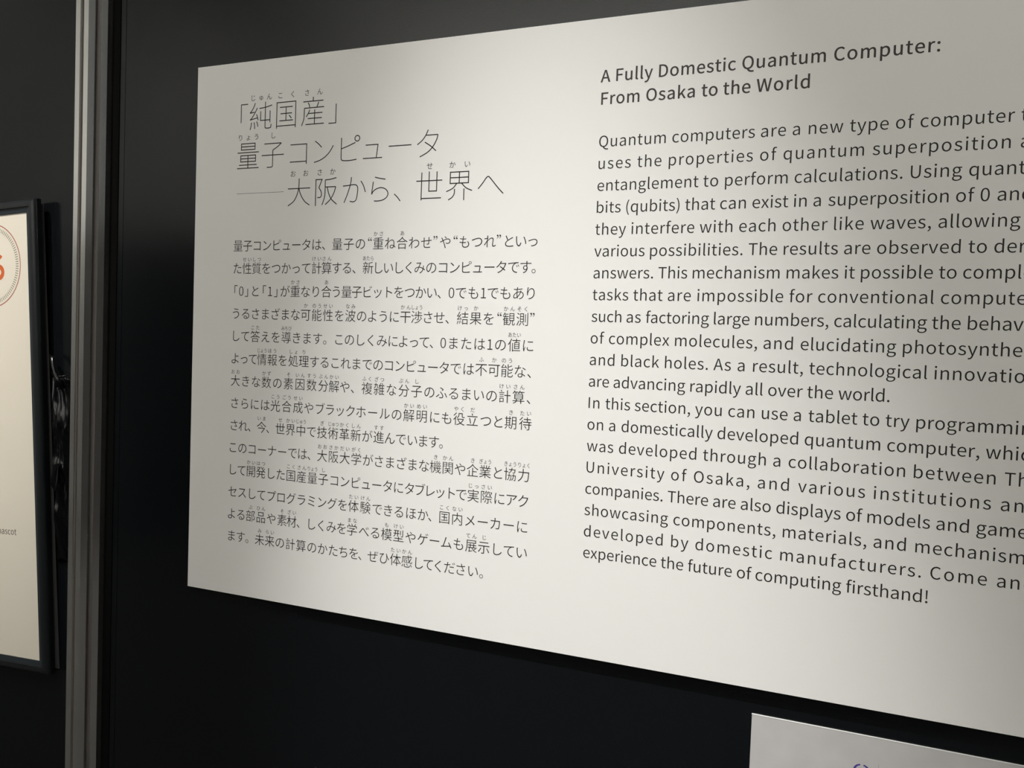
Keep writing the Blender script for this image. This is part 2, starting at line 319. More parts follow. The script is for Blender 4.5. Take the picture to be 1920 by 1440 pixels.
# light heading letters drawn as thin strokes; points in units of 1/361 em measured from (16, 333)
# each stroke: 'l' straight pieces, 'c' smooth curve, 'o' closed
LIGHT = {
    '純': ['c 111,35 92,78 60,126 33,150', 'l 33,151 103,143', 'c 143,94 110,150 66,209 36,233', 'l 36,233 143,213', 'c 132,170 146,205 156,242',
          'c 58,264 52,310 40,350', 'c 98,263 105,305 108,343', 'c 136,256 148,285 155,320', 'c 174,104 270,95 359,76', 'l 262,31 262,312',
          'c 262,310 264,336 282,344 328,344 346,334 351,298', 'l 194,138 194,248 333,248', 'l 333,138 333,280'],
    '国': ['l 60,362 60,57 332,57 332,362', 'l 60,333 332,333', 'l 104,115 289,115', 'l 114,190 280,190', 'l 99,273 296,273', 'l 194,115 194,273', 'c 238,213 255,230 273,253'],
    '産': ['l 196,29 196,77', 'l 56,77 338,77', 'c 124,90 138,112 148,145', 'c 272,90 262,120 250,146', 'l 350,152 74,152', 'c 74,152 73,220 66,285 38,354',
          'c 150,175 130,215 102,254', 'l 130,216 329,216', 'l 124,275 320,275', 'l 94,342 351,342', 'l 219,174 219,342'],
    '量': ['o 93,48 299,48 299,121 93,121', 'l 93,84 299,84', 'l 35,155 358,155', 'o 86,190 310,190 310,264 86,264', 'l 86,227 310,227', 'l 196,190 196,342', 'l 63,303 330,303', 'l 32,342 359,342'],
    '子': ['l 70,68 320,68', 'c 320,68 268,108 197,146', 'l 197,146 197,322', 'c 197,320 195,340 172,347 114,348', 'l 34,204 359,204'],
    'コ': ['l 76,102 308,102 308,335', 'l 72,303 308,303'],
    'ン': ['c 86,78 134,112 179,155', 'c 340,141 306,194 268,237 216,276 150,306 77,324'],
    'ピ': ['l 99,63 99,287', 'c 99,285 103,311 126,323 190,327 250,324 310,317', 'c 99,189 195,160 289,126', 'o ' + ' '.join('%.1f,%.1f' % (313 + 32 * math.cos(a * math.pi / 12), 81 + 32 * math.sin(a * math.pi / 12)) for a in range(24))],
    'ュ': ['l 103,166 266,166 247,315', 'l 69,315 324,315'],
    'ー': ['l 52,196 343,196'],
    'タ': ['c 193,45 164,105 122,157 61,202', 'l 170,104 316,104', 'c 316,104 300,160 258,230 196,288 96,337', 'c 155,178 230,225 297,280'],
    '大': ['l 38,148 355,148', 'c 196,31 195,120 186,172 162,240 120,300 42,349', 'c 196,150 212,198 240,250 285,305 350,347'],
    '阪': ['l 57,362 57,57 143,57 101,152', 'c 101,152 127,186 138,222 133,253 116,265 81,265', 'c 188,65 260,60 340,45', 'c 188,65 188,200 180,270 149,354',
          'l 188,147 334,147', 'c 334,147 312,215 265,290 194,350', 'c 216,147 240,225 278,290 352,350'],
    'か': ['c 157,49 150,110 130,180 100,260 64,338', 'c 45,147 110,143 180,136 225,143 245,175 241,245 226,308 192,330 141,323', 'c 285,97 320,150 349,225'],
    'ら': ['c 133,64 200,80 272,92', 'c 113,114 104,180 94,256', 'c 94,256 120,217 170,191 225,185 280,205 308,247 295,290 250,320 190,332 128,331'],
    'へ': ['c 50,247 100,190 140,137 165,119 190,137 250,205 300,260 347,306'],
    '、': ['c 47,262 90,300 126,343'],
    '世': ['l 101,40 101,325 348,325', 'l 194,33 194,248 290,248 290,36', 'l 34,133 358,133', 'l 101,325 101,345'],
    '界': ['o 86,54 307,54 307,175 86,175', 'l 86,114 307,114', 'l 196,54 196,175', 'c 168,175 120,228 42,262', 'c 224,175 280,228 353,260', 'c 141,235 140,284 116,324 68,353', 'l 256,235 256,361'],
    '「': ['l 263,260 263,41 364,41'],
    '」': ['l 128,131 128,350 29,350'],
}
TITLE_JP = [
    ('「純国産」', [(1, 'じゅん'), (2, 'こく'), (3, 'さん')], [(0, 'l', 0.06294), (1, 'l', 0.07534), (2, 'l', 0.11196), (3, 'l', 0.14531), (4, 'r', 0.19041)]),
    ('量子コンピュータ', [(0, 'りょう'), (1, 'し')], [(0, 'l', 0.05917), (1, 'l', 0.09325), (2, 'l', 0.13154), (3, 'l', 0.16326), (4, 'l', 0.19731), (5, 'l', 0.22497), (6, 'l', 0.25606), (7, 'l', 0.28946), (7, 'r', 0.31451)]),
    ('大阪から、世界へ', [(0, 'おお'), (1, 'さか'), (5, 'せ'), (6, 'かい')], [(0, 'l', 0.12998), (1, 'l', 0.16603), (2, 'l', 0.20126), (3, 'l', 0.23645), (4, 'l', 0.26395), (5, 'l', 0.28993), (6, 'l', 0.32446), (7, 'l', 0.35953), (7, 'r', 0.38886)]),
]
BODY_JP = [
    ('量子コンピュータは、量子の“重ね合わせ”や“もつれ”といっ', [(14, 'かさ'), (16, 'あ')], [(0, 'l', 0.05706), (10, 'l', 0.18978), (14, 'l', 0.2407), (16, 'l', 0.26903), (20, 'l', 0.31942), (22, 'l', 0.34149), (26, 'l', 0.39112), (28, 'r', 0.42517)]),
    ('た性質をつかって計算する、新しいしくみのコンピュータです。', [(1, 'せい'), (2, 'しつ'), (8, 'けい'), (9, 'さん'), (13, 'あたら')], [(0, 'l', 0.05752), (8, 'l', 0.16416), (13, 'l', 0.22888), (18, 'l', 0.29107), (20, 'l', 0.31906), (26, 'l', 0.39525), (28, 'r', 0.42428)]),
    ('「0」と「1」が重なり合う量子ビットをつかい、0でも1でもあり', [(8, 'かさ'), (11, 'あ')], [(0, 'l', 0.05949), (3, 'l', 0.08456), (4, 'l', 0.0993), (7, 'l', 0.12326), (8, 'l', 0.13681), (11, 'l', 0.17731), (13, 'l', 0.2032), (18, 'l', 0.26788), (23, 'l', 0.33114), (26, 'l', 0.36693), (29, 'l', 0.40181), (30, 'r', 0.42415)]),
    ('うるさまざまな可能性を波のように干渉させ、結果を“観測”', [(7, 'か'), (8, 'のう'), (9, 'せい'), (11, 'なみ'), (16, 'かん'), (17, 'しょう'), (21, 'けっ'), (22, 'か'), (25, 'かん'), (26, 'そく')], [(0, 'l', 0.05797), (7, 'l', 0.15134), (10, 'l', 0.19552), (12, 'l', 0.22337), (16, 'l', 0.2758), (21, 'l', 0.34132), (25, 'l', 0.39163), (27, 'r', 0.42496)]),
    ('して答えを導きます。このしくみによって、0または1の値に', [(2, 'こた'), (5, 'みちび'), (26, 'あたい')], [(0, 'l', 0.05897), (2, 'l', 0.08361), (5, 'l', 0.12636), (10, 'l', 0.19688), (15, 'l', 0.26298), (20, 'l', 0.32362), (24, 'l', 0.37595), (26, 'l', 0.39799), (27, 'r', 0.42479)]),
    ('よって情報を処理するこれまでのコンピュータでは不可能な、', [(3, 'じょう'), (4, 'ほう'), (6, 'しょ'), (7, 'り'), (23, 'ふ'), (24, 'か'), (25, 'のう')], [(0, 'l', 0.05757), (3, 'l', 0.09351), (6, 'l', 0.13635), (8, 'l', 0.16501), (14, 'l', 0.24527), (15, 'l', 0.25934), (21, 'l', 0.33603), (23, 'l', 0.36377), (25, 'l', 0.39175), (27, 'r', 0.42343)]),
    ('大きな数の素因数分解や、複雑な分子のふるまいの計算、', [(0, 'おお'), (3, 'かず'), (5, 'そ'), (6, 'いん'), (7, 'すう'), (8, 'ぶん'), (9, 'かい'), (12, 'ふく'), (13, 'ざつ'), (15, 'ぶん'), (16, 'し'), (23, 'けい'), (24, 'さん')], [(0, 'l', 0.05737), (3, 'l', 0.10075), (5, 'l', 0.13079), (6, 'l', 0.14665), (8, 'l', 0.17671), (12, 'l', 0.23159), (13, 'l', 0.24656), (15, 'l', 0.27652), (17, 'l', 0.30704), (21, 'l', 0.36319), (23, 'l', 0.39037), (25, 'r', 0.42371)]),
    ('さらには光合成やブラックホールの解明にも役立つと期待', [(4, 'こう'), (5, 'ごう'), (6, 'せい'), (16, 'かい'), (17, 'めい'), (20, 'やく'), (21, 'だ'), (24, 'き'), (25, 'たい')], [(0, 'l', 0.05859), (4, 'l', 0.11371), (6, 'l', 0.14423), (8, 'l', 0.17412), (12, 'l', 0.22581), (15, 'l', 0.26937), (16, 'l', 0.28309), (18, 'l', 0.31458), (20, 'l', 0.34099), (22, 'l', 0.37118), (24, 'l', 0.39755), (25, 'r', 0.42579)]),
    ('され、今、世界中で技術革新が進んでいます。', [(3, 'いま'), (5, 'せ'), (6, 'かい'), (7, 'じゅう'), (9, 'ぎ'), (10, 'じゅつ'), (11, 'かく'), (12, 'しん'), (14, 'すす')], [(0, 'l', 0.05839), (3, 'l', 0.09545), (5, 'l', 0.12119), (9, 'l', 0.17664), (12, 'l', 0.2195), (14, 'l', 0.2479), (17, 'l', 0.28933), (20, 'r', 0.33005)]),
    ('このコーナーでは、大阪大学がさまざまな機関や企業と協力', [(9, 'おお'), (10, 'さか'), (11, 'だい'), (12, 'がく'), (19, 'き'), (20, 'かん'), (22, 'き'), (23, 'ぎょう'), (25, 'きょう'), (26, 'りょく')], [(0, 'l', 0.05774), (2, 'l', 0.08467), (6, 'l', 0.13901), (9, 'l', 0.17772), (13, 'l', 0.23579), (14, 'l', 0.25056), (19, 'l', 0.31599), (21, 'l', 0.34442), (22, 'l', 0.3579), (24, 'l', 0.38795), (25, 'l', 0.39873), (26, 'r', 0.42533)]),
    ('して開発した国産量子コンピュータにタブレットで実際にアク', [(2, 'かい'), (3, 'はつ'), (6, 'こく'), (7, 'さん'), (8, 'りょう'), (9, 'し'), (23, 'じっ'), (24, 'さい')], [(0, 'l', 0.05873), (2, 'l', 0.08289), (6, 'l', 0.13772), (10, 'l', 0.19569), (15, 'l', 0.26136), (17, 'l', 0.28755), (22, 'l', 0.34685), (23, 'l', 0.35988), (25, 'l', 0.38949), (27, 'r', 0.4253)]),
    ('セスしてプログラミングを体験できるほか、国内メーカーに', [(12, 'たい'), (13, 'けん'), (20, 'こく'), (21, 'ない')], [(0, 'l', 0.05723), (5, 'l', 0.12606), (8, 'l', 0.16703), (11, 'l', 0.2063), (12, 'l', 0.21905), (14, 'l', 0.24921), (16, 'l', 0.27608), (18, 'l', 0.30371), (20, 'l', 0.3288), (22, 'l', 0.35821), (24, 'l', 0.386), (26, 'r', 0.42543)]),
    ('よる部品や素材、しくみを学べる模型やゲームも展示してい', [(2, 'ぶ'), (3, 'ひん'), (5, 'そ'), (6, 'ざい'), (12, 'まな'), (15, 'も'), (16, 'けい'), (22, 'てん'), (23, 'じ')], [(0, 'l', 0.0573), (2, 'l', 0.08306), (5, 'l', 0.12665), (8, 'l', 0.1684), (12, 'l', 0.21836), (13, 'l', 0.23329), (15, 'l', 0.2608), (17, 'l', 0.29011), (18, 'l', 0.30428), (20, 'l', 0.33176), (22, 'l', 0.35911), (24, 'l', 0.39003), (26, 'r', 0.42602)]),
    ('ます。未来の計算のかたちを、ぜひ体感してください。', [(3, 'み'), (4, 'らい'), (16, 'たい'), (17, 'かん')], [(0, 'l', 0.05839), (3, 'l', 0.09636), (6, 'l', 0.13879), (8, 'l', 0.16801), (10, 'l', 0.1959), (12, 'l', 0.22203), (14, 'l', 0.2449), (16, 'l', 0.27234), (18, 'l', 0.3026), (20, 'l', 0.32538), (22, 'l', 0.35004), (24, 'r', 0.37983)]),
]
TEXT_EN = [
    ('A Fully Domestic Quantum Computer:', [(0, 'l', 0.48246), (8, 'l', 0.53726), (17, 'l', 0.6107), (25, 'l', 0.68565), (33, 'r', 0.76508)]),
    ('From Osaka to the World', [(0, 'l', 0.48374), (5, 'l', 0.52636), (11, 'l', 0.57635), (14, 'l', 0.59523), (18, 'l', 0.62362), (22, 'r', 0.66702)]),
    ('Quantum computers are a new type of computer that', [(0, 'l', 0.48313), (8, 'l', 0.55182), (18, 'l', 0.62905), (22, 'l', 0.65525), (24, 'l', 0.6682), (28, 'l', 0.7007), (33, 'l', 0.73565), (36, 'l', 0.75383), (45, 'l', 0.82458)]),
    ('uses the properties of quantum superposition and', [(0, 'l', 0.4834), (5, 'l', 0.52044), (9, 'l', 0.54952), (20, 'l', 0.6292), (23, 'l', 0.64866), (31, 'l', 0.71915), (45, 'l', 0.82531)]),
    ('entanglement to perform calculations. Using quantum', [(0, 'l', 0.48321), (13, 'l', 0.58126), (16, 'l', 0.60032), (24, 'l', 0.65867), (38, 'l', 0.74857), (44, 'l', 0.79076), (48, 'l', 0.82501)]),
    ('bits (qubits) that can exist in a superposition of 0 and', [(0, 'l', 0.48339), (5, 'l', 0.51166), (14, 'l', 0.566), (19, 'l', 0.59692), (23, 'l', 0.62462), (29, 'l', 0.65909), (32, 'l', 0.67483), (34, 'l', 0.68672), (48, 'l', 0.78246), (51, 'l', 0.79972), (53, 'l', 0.81152)]),
    ('they interfere with each other like waves, allowing', [(0, 'l', 0.48278), (5, 'l', 0.51749), (15, 'l', 0.57991), (20, 'l', 0.61425), (25, 'l', 0.65068), (31, 'l', 0.69221), (36, 'l', 0.72036), (43, 'l', 0.77096), (50, 'r', 0.82826)]),
    ('various possibilities. The results are observed to derive', [(0, 'l', 0.48268), (8, 'l', 0.53583), (23, 'l', 0.62313), (27, 'l', 0.65258), (35, 'l', 0.70105), (39, 'l', 0.72641), (48, 'l', 0.79329), (51, 'l', 0.81137)]),
    ('answers. This mechanism makes it possible to complete', [(0, 'l', 0.48274), (9, 'l', 0.54426), (14, 'l', 0.57548), (24, 'l', 0.65593), (30, 'l', 0.70249), (33, 'l', 0.71507), (42, 'l', 0.77325), (45, 'l', 0.79061), (49, 'l', 0.82894)]),
    ('tasks that are impossible for conventional computers,', [(0, 'l', 0.48268), (6, 'l', 0.52172), (11, 'l', 0.55391), (15, 'l', 0.58053), (26, 'l', 0.65907), (30, 'l', 0.68241), (43, 'l', 0.7757)]),
    ('such as factoring large numbers, calculating the behavior', [(0, 'l', 0.48248), (5, 'l', 0.51629), (8, 'l', 0.53442), (18, 'l', 0.59607), (24, 'l', 0.63154), (33, 'l', 0.69617), (45, 'l', 0.77019), (49, 'l', 0.79596)]),
    ('of complex molecules, and elucidating photosynthesis', [(0, 'l', 0.48238), (3, 'l', 0.50026), (11, 'l', 0.56217), (22, 'l', 0.63955), (26, 'l', 0.67021), (38, 'l', 0.74989)]),
    ('and black holes. As a result, technological innovations', [(0, 'l', 0.48241), (4, 'l', 0.51299), (10, 'l', 0.55388), (17, 'l', 0.59747), (20, 'l', 0.61846), (22, 'l', 0.63161), (30, 'l', 0.67806), (44, 'l', 0.77409)]),
    ('are advancing rapidly all over the world.', [(0, 'l', 0.48234), (4, 'l', 0.50643), (14, 'l', 0.57779), (22, 'l', 0.62628), (26, 'l', 0.64532), (31, 'l', 0.67738), (35, 'l', 0.70233), (40, 'r', 0.74188)]),
    ('In this section, you can use a tablet to try programming', [(0, 'l', 0.48289), (3, 'l', 0.49936), (8, 'l', 0.52743), (17, 'l', 0.5829), (21, 'l', 0.61221), (25, 'l', 0.64085), (29, 'l', 0.66733), (31, 'l', 0.6794), (38, 'l', 0.72212), (41, 'l', 0.7398), (45, 'l', 0.76286), (53, 'l', 0.83335)]),
    ('on a domestically developed quantum computer, which', [(0, 'l', 0.48257), (3, 'l', 0.50372), (5, 'l', 0.51575), (18, 'l', 0.60366), (28, 'l', 0.67732), (36, 'l', 0.74203), (46, 'l', 0.81376)]),
    ('was developed through a collaboration between The', [(0, 'l', 0.48282), (4, 'l', 0.51413), (14, 'l', 0.59177), (22, 'l', 0.65231), (24, 'l', 0.66509), (38, 'l', 0.76296), (46, 'l', 0.82775)]),
    ('University of Osaka, and various institutions and', [(0, 'l', 0.48333), (11, 'l', 0.56392), (14, 'l', 0.58454), (21, 'l', 0.64029), (25, 'l', 0.6738), (33, 'l', 0.73378), (46, 'l', 0.82623)]),
    ('companies. There are also displays of models and games', [(0, 'l', 0.48299), (11, 'l', 0.56159), (17, 'l', 0.60257), (21, 'l', 0.62667), (26, 'l', 0.65682), (35, 'l', 0.7133), (38, 'l', 0.72984), (45, 'l', 0.78155), (49, 'l', 0.81033)]),
    ('showcasing components, materials, and mechanisms', [(0, 'l', 0.4829), (11, 'l', 0.56779), (23, 'l', 0.66308), (34, 'l', 0.73556), (38, 'l', 0.76709), (44, 'l', 0.82279)]),
    ('developed by domestic manufacturers. Come and', [(0, 'l', 0.48316), (10, 'l', 0.56657), (13, 'l', 0.58859), (22, 'l', 0.66192), (37, 'l', 0.77908), (42, 'l', 0.82673)]),
    ('experience the future of computing firsthand!', [(0, 'l', 0.48337), (11, 'l', 0.55786), (15, 'l', 0.58272), (22, 'l', 0.62601), (25, 'l', 0.64201), (35, 'l', 0.7161), (44, 'r', 0.77823)]),
]

# ------------------------------------------------------------------ glyphs
GL = {}


def curve_to_mesh(c):
    o = bpy.data.objects.new('tmp', c)
    COL.objects.link(o)
    me = o.to_mesh()
    vs = [(v.co.x, v.co.y) for v in me.vertices]
    fs = [tuple(p.vertices) for p in me.polygons]
    o.to_mesh_clear()
    bpy.data.objects.remove(o)
    return vs, fs


def inset(vs, fs, d):
    """move every outline point of a flat filled shape inwards by d (a lighter weight of the same letter)"""
    key = lambda i: (round(vs[i][0], 5), round(vs[i][1], 5))
    und = {}
    for f in fs:
        area2 = sum(vs[f[k]][0] * vs[f[(k + 1) % len(f)]][1] - vs[f[(k + 1) % len(f)]][0] * vs[f[k]][1] for k in range(len(f)))
        g = f if area2 > 0 else f[::-1]
        for k in range(len(g)):
            a, b = key(g[k]), key(g[(k + 1) % len(g)])
            und.setdefault(frozenset((a, b)), []).append((a, b))
    nxt, prv = {}, {}
    for e in und.values():
        if len(e) == 1 and e[0][0] != e[0][1]:
            a, b = e[0]
            nxt[a], prv[b] = b, a
    out = []
    for i in range(len(vs)):
        k = key(i)
        if k not in nxt or k not in prv:
            out.append(vs[i])
            continue
        p, q = prv[k], nxt[k]
        e1 = Vector((k[0] - p[0], k[1] - p[1])).normalized()
        e2 = Vector((q[0] - k[0], q[1] - k[1])).normalized()
        n1, n2 = Vector((-e1.y, e1.x)), Vector((-e2.y, e2.x))
        m = n1 + n2
        if m.length < 1e-4:
            m = n1
        m.normalize()
        s = d / max(0.45, m.dot(n1))
        out.append((vs[i][0] + m.x * s, vs[i][1] + m.y * s))
    return out


def ribbon(text, hw, vs, fs):
    """a thin stroke of half width hw along the listed points"""
    kind, *pts = text.split()
    P = [Vector(((float(a) - 16) / 361, (333 - float(b)) / 361)) for a, b in (p.split(',') for p in pts)]
    if kind == 'c':
        Q = []
        E = [P[0] * 2 - P[1]] + P + [P[-1] * 2 - P[-2]]
        for k in range(1, len(E) - 2):
            for j in range(6):
                u = j / 6
                Q.append(0.5 * (2 * E[k] + (E[k + 1] - E[k - 1]) * u + (2 * E[k - 1] - 5 * E[k] + 4 * E[k + 1] - E[k + 2]) * u * u
                                + (3 * E[k] - E[k - 1] - 3 * E[k + 1] + E[k + 2]) * u ** 3))
        P = Q + [P[-1]]
    n = len(P)
    base = len(vs)
    for i in range(n):
        if kind == 'o':
            d1, d2 = (P[i] - P[i - 1]).normalized(), (P[(i + 1) % n] - P[i]).normalized()
        else:
            d1 = (P[i] - P[i - 1]).normalized() if i else (P[1] - P[0]).normalized()
            d2 = (P[i + 1] - P[i]).normalized() if i < n - 1 else d1
        n1, n2 = Vector((-d1.y, d1.x)), Vector((-d2.y, d2.x))
        m = (n1 + n2).normalized()
        w = hw / max(0.4, m.dot(n1))
        vs += [tuple(P[i] + m * w), tuple(P[i] - m * w)]
    for i in range(n if kind == 'o' else n - 1):
        a, b = base + 2 * i, base + 2 * ((i + 1) % n)
        fs.append((a, a + 1, b + 1, b))


def glyph(ch, off=0.0, res=4):
    """(vertices, faces, advance) of one character in em units"""
    key = (ch, off)
    if key in GL:
        return GL[key]
    if off > 0.01 and ch in LIGHT:
        vs, fs = [], []
        for s in LIGHT[ch]:
            ribbon(s, 0.0160, vs, fs)
        adv = 1.0
        c = None
    elif ch in LATIN:
        adv, spl = LATIN[ch]
        c = bpy.data.curves.new('g', 'CURVE')
        c.dimensions = '2D'
        c.fill_mode = 'BOTH'
        for L in spl:
            n = len(L) // 6
            s = c.splines.new('BEZIER')
            s.bezier_points.add(n - 1)
            s.use_cyclic_u = True
            s.resolution_u = res
            for i, b in enumerate(s.bezier_points):
                q = [v / 1000 for v in L[i * 6:i * 6 + 6]]
                b.handle_left_type = b.handle_right_type = 'FREE'
                b.handle_left = (q[0], q[1], 0)
                b.co = (q[2], q[3], 0)
                b.handle_right = (q[4], q[5], 0)
        adv /= 1000
    else:
        c = bpy.data.curves.new('g', 'FONT')      # Blender's own built-in typeface
        c.size = 1.0
        c.body = ch
        adv = 1.0
    if c:
        c.resolution_u = res
        vs, fs = curve_to_mesh(c)
    if 0 < off < 0.01:
        vs = inset(vs, fs, off)
    if ch in '「“':
        vs = [(x - 0.5, y) for x, y in vs]
        adv = 0.5
    elif ch in '」”':
        adv = 0.5
    GL[key] = (vs, fs, adv)
    return GL[key]


def set_line(name, text, anchors, size, z, m, parent, y=-0.00006, off=0.0, bold=0.0):
    """one printed line; anchors (character index, 'l' or 'r' edge, x on the panel) stretch the letter spacing"""
    adv, nat, x = [], [], 0.0
    for ch in text:
        a = LATIN_SPACE / 1000 if ch == ' ' else glyph(ch, off)[2]
        nat.append(x)
        adv.append(a * size)
        x += a * size
    dl = []
    for i, side, X in anchors:
        xs = [v[0] for v in glyph(text[i], off)[0]]
        dl.append((i if side == 'l' else i + 0.001, X - (min(xs) if side == 'l' else max(xs)) * size - nat[i]))
    org = []
    for i in range(len(text)):
        if i <= dl[0][0]:
            d = dl[0][1]
        elif i >= dl[-1][0]:
            if len(dl) > 1:
                d = dl[-1][1] + (i - dl[-1][0]) * (dl[-1][1] - dl[0][1]) / (dl[-1][0] - dl[0][0])
            else:
                d = dl[0][1]
        else:
            for (i0, d0), (i1, d1) in zip(dl, dl[1:]):
                if i0 <= i <= i1 and i1 > i0:
                    d = d0 + (d1 - d0) * (i - i0) / (i1 - i0)
                    break
        org.append(nat[i] + d)
    V, Fc = [], []
    for ch, ox in zip(text, org):
        if ch == ' ':
            continue
        vs, fs, _ = glyph(ch, off)
        for q in range(7 if bold else 1):          # heavier weight: the outline thickened all round
            dx = bold * math.cos(q * 1.0472) if q else 0.0
            dz = bold * math.sin(q * 1.0472) * 0.8 if q else 0.0
            b = len(V)
            V += [(ox + (vx + dx) * size, y - q * 0.000003, z + (vy + dz) * size) for vx, vy in vs]
            Fc += [tuple(b + k for k in f) for f in fs]
    me = mesh(name, V, Fc)
    link(name, me, m, parent)
    return org, adv


def set_ruby(text, ruby, org, adv, size, rsize, z, m, parent, y=-0.00006):
    V, Fc = [], []
    for i, kana in ruby:
        c = org[i] + size * 0.5
        n = len(kana)
        step = size * (0.5 if n == 2 else 0.335)
        sq = 0.86 if (n == 3 and rsize / size > 0.35) else 1.0
        for k, ch in enumerate(kana):
            vs, fs, _ = glyph(ch)
            ox = c + (k - (n - 1) / 2) * step - rsize * sq * 0.5
            b = len(V)
            V += [(ox + vx * rsize * sq, y, z + vy * rsize) for vx, vy in vs]
            Fc += [tuple(b + q for q in f) for f in fs]
    link('furigana_line', mesh('furigana_line', V, Fc), m, parent)


# ------------------------------------------------------------------ the white wall text panel
panel = empty('wall_text_panel', (0, 0, LIFT))
tag(panel, 'large white exhibition panel with Japanese and English text about quantum computers on the black wall', 'panel')
PANEL_W = 0.905
box('board', (0, 0, -0.6), (PANEL_W, YW - 0.0002, 0), M_board, panel)

EM_T, EM_TR = 0.0333, 0.0077
EM_J, EM_JR = 0.0140, 0.0055
EM_E, EM_EH = 0.01402, 0.01500
for (text, ruby, anch), z in zip(TITLE_JP, (-0.0740, -0.1168, -0.1600)):
    org, adv = set_line('heading_line', text, anch, EM_T, z, M_ink, panel, off=0.0225)
    set_ruby(text, ruby, org, adv, EM_T, EM_TR, z + 0.0303, M_ink, panel)
box('dash_rule', (0.0595, -0.00006, -0.14592), (0.1243, 0.0001, -0.14556), M_ink, panel)
for k, (text, ruby, anch) in enumerate(BODY_JP):
    z = -0.2092 - 0.0253 * k
    org, adv = set_line('text_line', text, anch, EM_J, z, M_ink, panel, off=0.005)
    set_ruby(text, ruby, org, adv, EM_J, EM_JR, z + 0.0132, M_ink, panel)
for k, (text, anch) in enumerate(TEXT_EN):
    if k < 2:
        set_line('heading_line', text, anch, EM_EH, (-0.0588, -0.0794)[k], M_inkhead, panel, bold=0.012)
    else:
        set_line('text_line', text, anch, EM_E, -0.1184 - 0.020292 * (k - 2), M_ink, panel)

# ------------------------------------------------------------------ grey notice below the panel, at the right
notice = empty('notice_sheet', (0.6438, YW, LIFT - 0.6257))
tag(notice, 'pale grey printed sheet with a purple emblem below the white text panel', 'sheet')
box('sheet', (0, -0.0016, -0.30), (0.42, -0.0001, 0), M_notice, notice)
box('edge_highlight', (-0.0002, -0.0018, -0.0002), (0.42, -0.0001, 0.00015), M_edge_highlight, notice)  # painted highlight strip along the top edge


def arc(cx, cz, r, a0, a1, w0, w1, n=24):
    """flat stroke along an arc, width going from w0 to w1"""
    V, Fc = [], []
    for i in range(n + 1):
        t = i / n
        a = math.radians(a0 + (a1 - a0) * t)
        w = (w0 + (w1 - w0) * t) / 2
        for rr in (r - w, r + w):
            V.append((cx + rr * math.cos(a), 0, cz + rr * math.sin(a)))
        if i:
            Fc.append((2 * i - 2, 2 * i - 1, 2 * i + 1, 2 * i))
    return V, Fc


def strokes(name, parts, m, parent, y):
    V, Fc = [], []
    for vs, fs in parts:
        b = len(V)
        V += [(p[0], y, p[2]) for p in vs]
        Fc += [tuple(b + k for k in f) for f in fs]
    return link(name, mesh(name, V, Fc), m, parent)


# emblem: two rounded lobes meeting in a notch, over crossing leaf-shaped strokes
EX, EZ = 0.0917, -0.0306
strokes('emblem_mark', [
    arc(EX - .0004, EZ - .0002, .0052, 97, 205, .0012, .0020),
    arc(EX + .0008, EZ - .0002, .0052, 83, -25, .0012, .0020),
    arc(EX - .0050, EZ - .0074, .0066, 82, 15, .0014, .0016),
    arc(EX + .0058, EZ - .0078, .0066, 98, 165, .0022, .0014),
    arc(EX, EZ - .0002, .0052, 205, 335, .0018, .0018),
], M_purple, notice, -0.00166)
box('rule', (0.10475, -0.0018, -0.055), (0.1050, -0.0016, -0.0222), M_tick, notice)
strokes('logo_letter', [arc(0.1160, -0.0280, .0038, 0, 360, .0013, .0013)], M_purple, notice, -0.00166)

# ------------------------------------------------------------------ black framed poster leaning off the left wall
fr = empty('framed_poster', (0, 0, 0))
tag(fr, 'black framed cream poster with a red ring emblem, left of the post', 'poster')
roll_f, lean = 0.050005, 0.008
ax = Vector((math.cos(roll_f), 0, math.sin(roll_f)))
b0 = Vector((-math.sin(roll_f), 0, math.cos(roll_f)))
bz = b0 * math.cos(lean) + Vector((0, -1, 0)) * math.sin(lean)
nn = ax.cross(bz)              # towards the viewer
mf = Matrix.Identity(4)
for i in range(3):
    mf[i][0], mf[i][1], mf[i][2] = ax[i], -nn[i], bz[i]
mf.translation = Vector((-0.23746, YW - 0.0135, LIFT - 0.72988))
fr.matrix_world = mf
PW, PH = 0.405, 0.57273        # visible paper; local x to the left is negative, z up, -y to the viewer
box('poster_sheet', (-PW - .004, 0.0006, -.004), (.004, 0.0014, PH + .004), M_poster, fr)


def ring_profile(name, prof, m, parent, smooth=False):
    """sweep an (outward, y) profile round the paper rectangle with mitred corners"""
    cor = [(-PW, 0, -1, -1), (0, 0, 1, -1), (0, PH, 1, 1), (-PW, PH, -1, 1)]
    V, Fc = [], []
    n = len(prof)
    for x, z, sx, sz in cor:
        for u, y in prof:
            V.append((x + sx * u, y, z + sz * u))
    for c in range(4):
        d = (c + 1) % 4
        for i in range(n):
            j = (i + 1) % n
            Fc.append((c * n + i, c * n + j, d * n + j, d * n + i))
    me = mesh(name, V, Fc)
    bm = bmesh.new()
    bm.from_mesh(me)
    bmesh.ops.recalc_face_normals(bm, faces=bm.faces[:])
    bm.to_mesh(me)
    bm.free()
    return link(name, me, m, parent)


ring_profile('inner_lip', [(0, -.0006), (.0062, -.0014), (.0062, .0030), (0, .0012)], M_lip, fr)
pr = [(.0062, .004), (.0062, -.0022), (.0070, -.0030)]
for k in range(9):
    a = math.pi / 2 * k / 8
    pr.append((.0105 + .0058 * math.sin(a), -.0030 * math.cos(a) + .003 * (1 - math.cos(a))))
pr += [(.0163, .0080), (.0062, .0080)]
ring_profile('frame_moulding', pr, M_frame, fr)
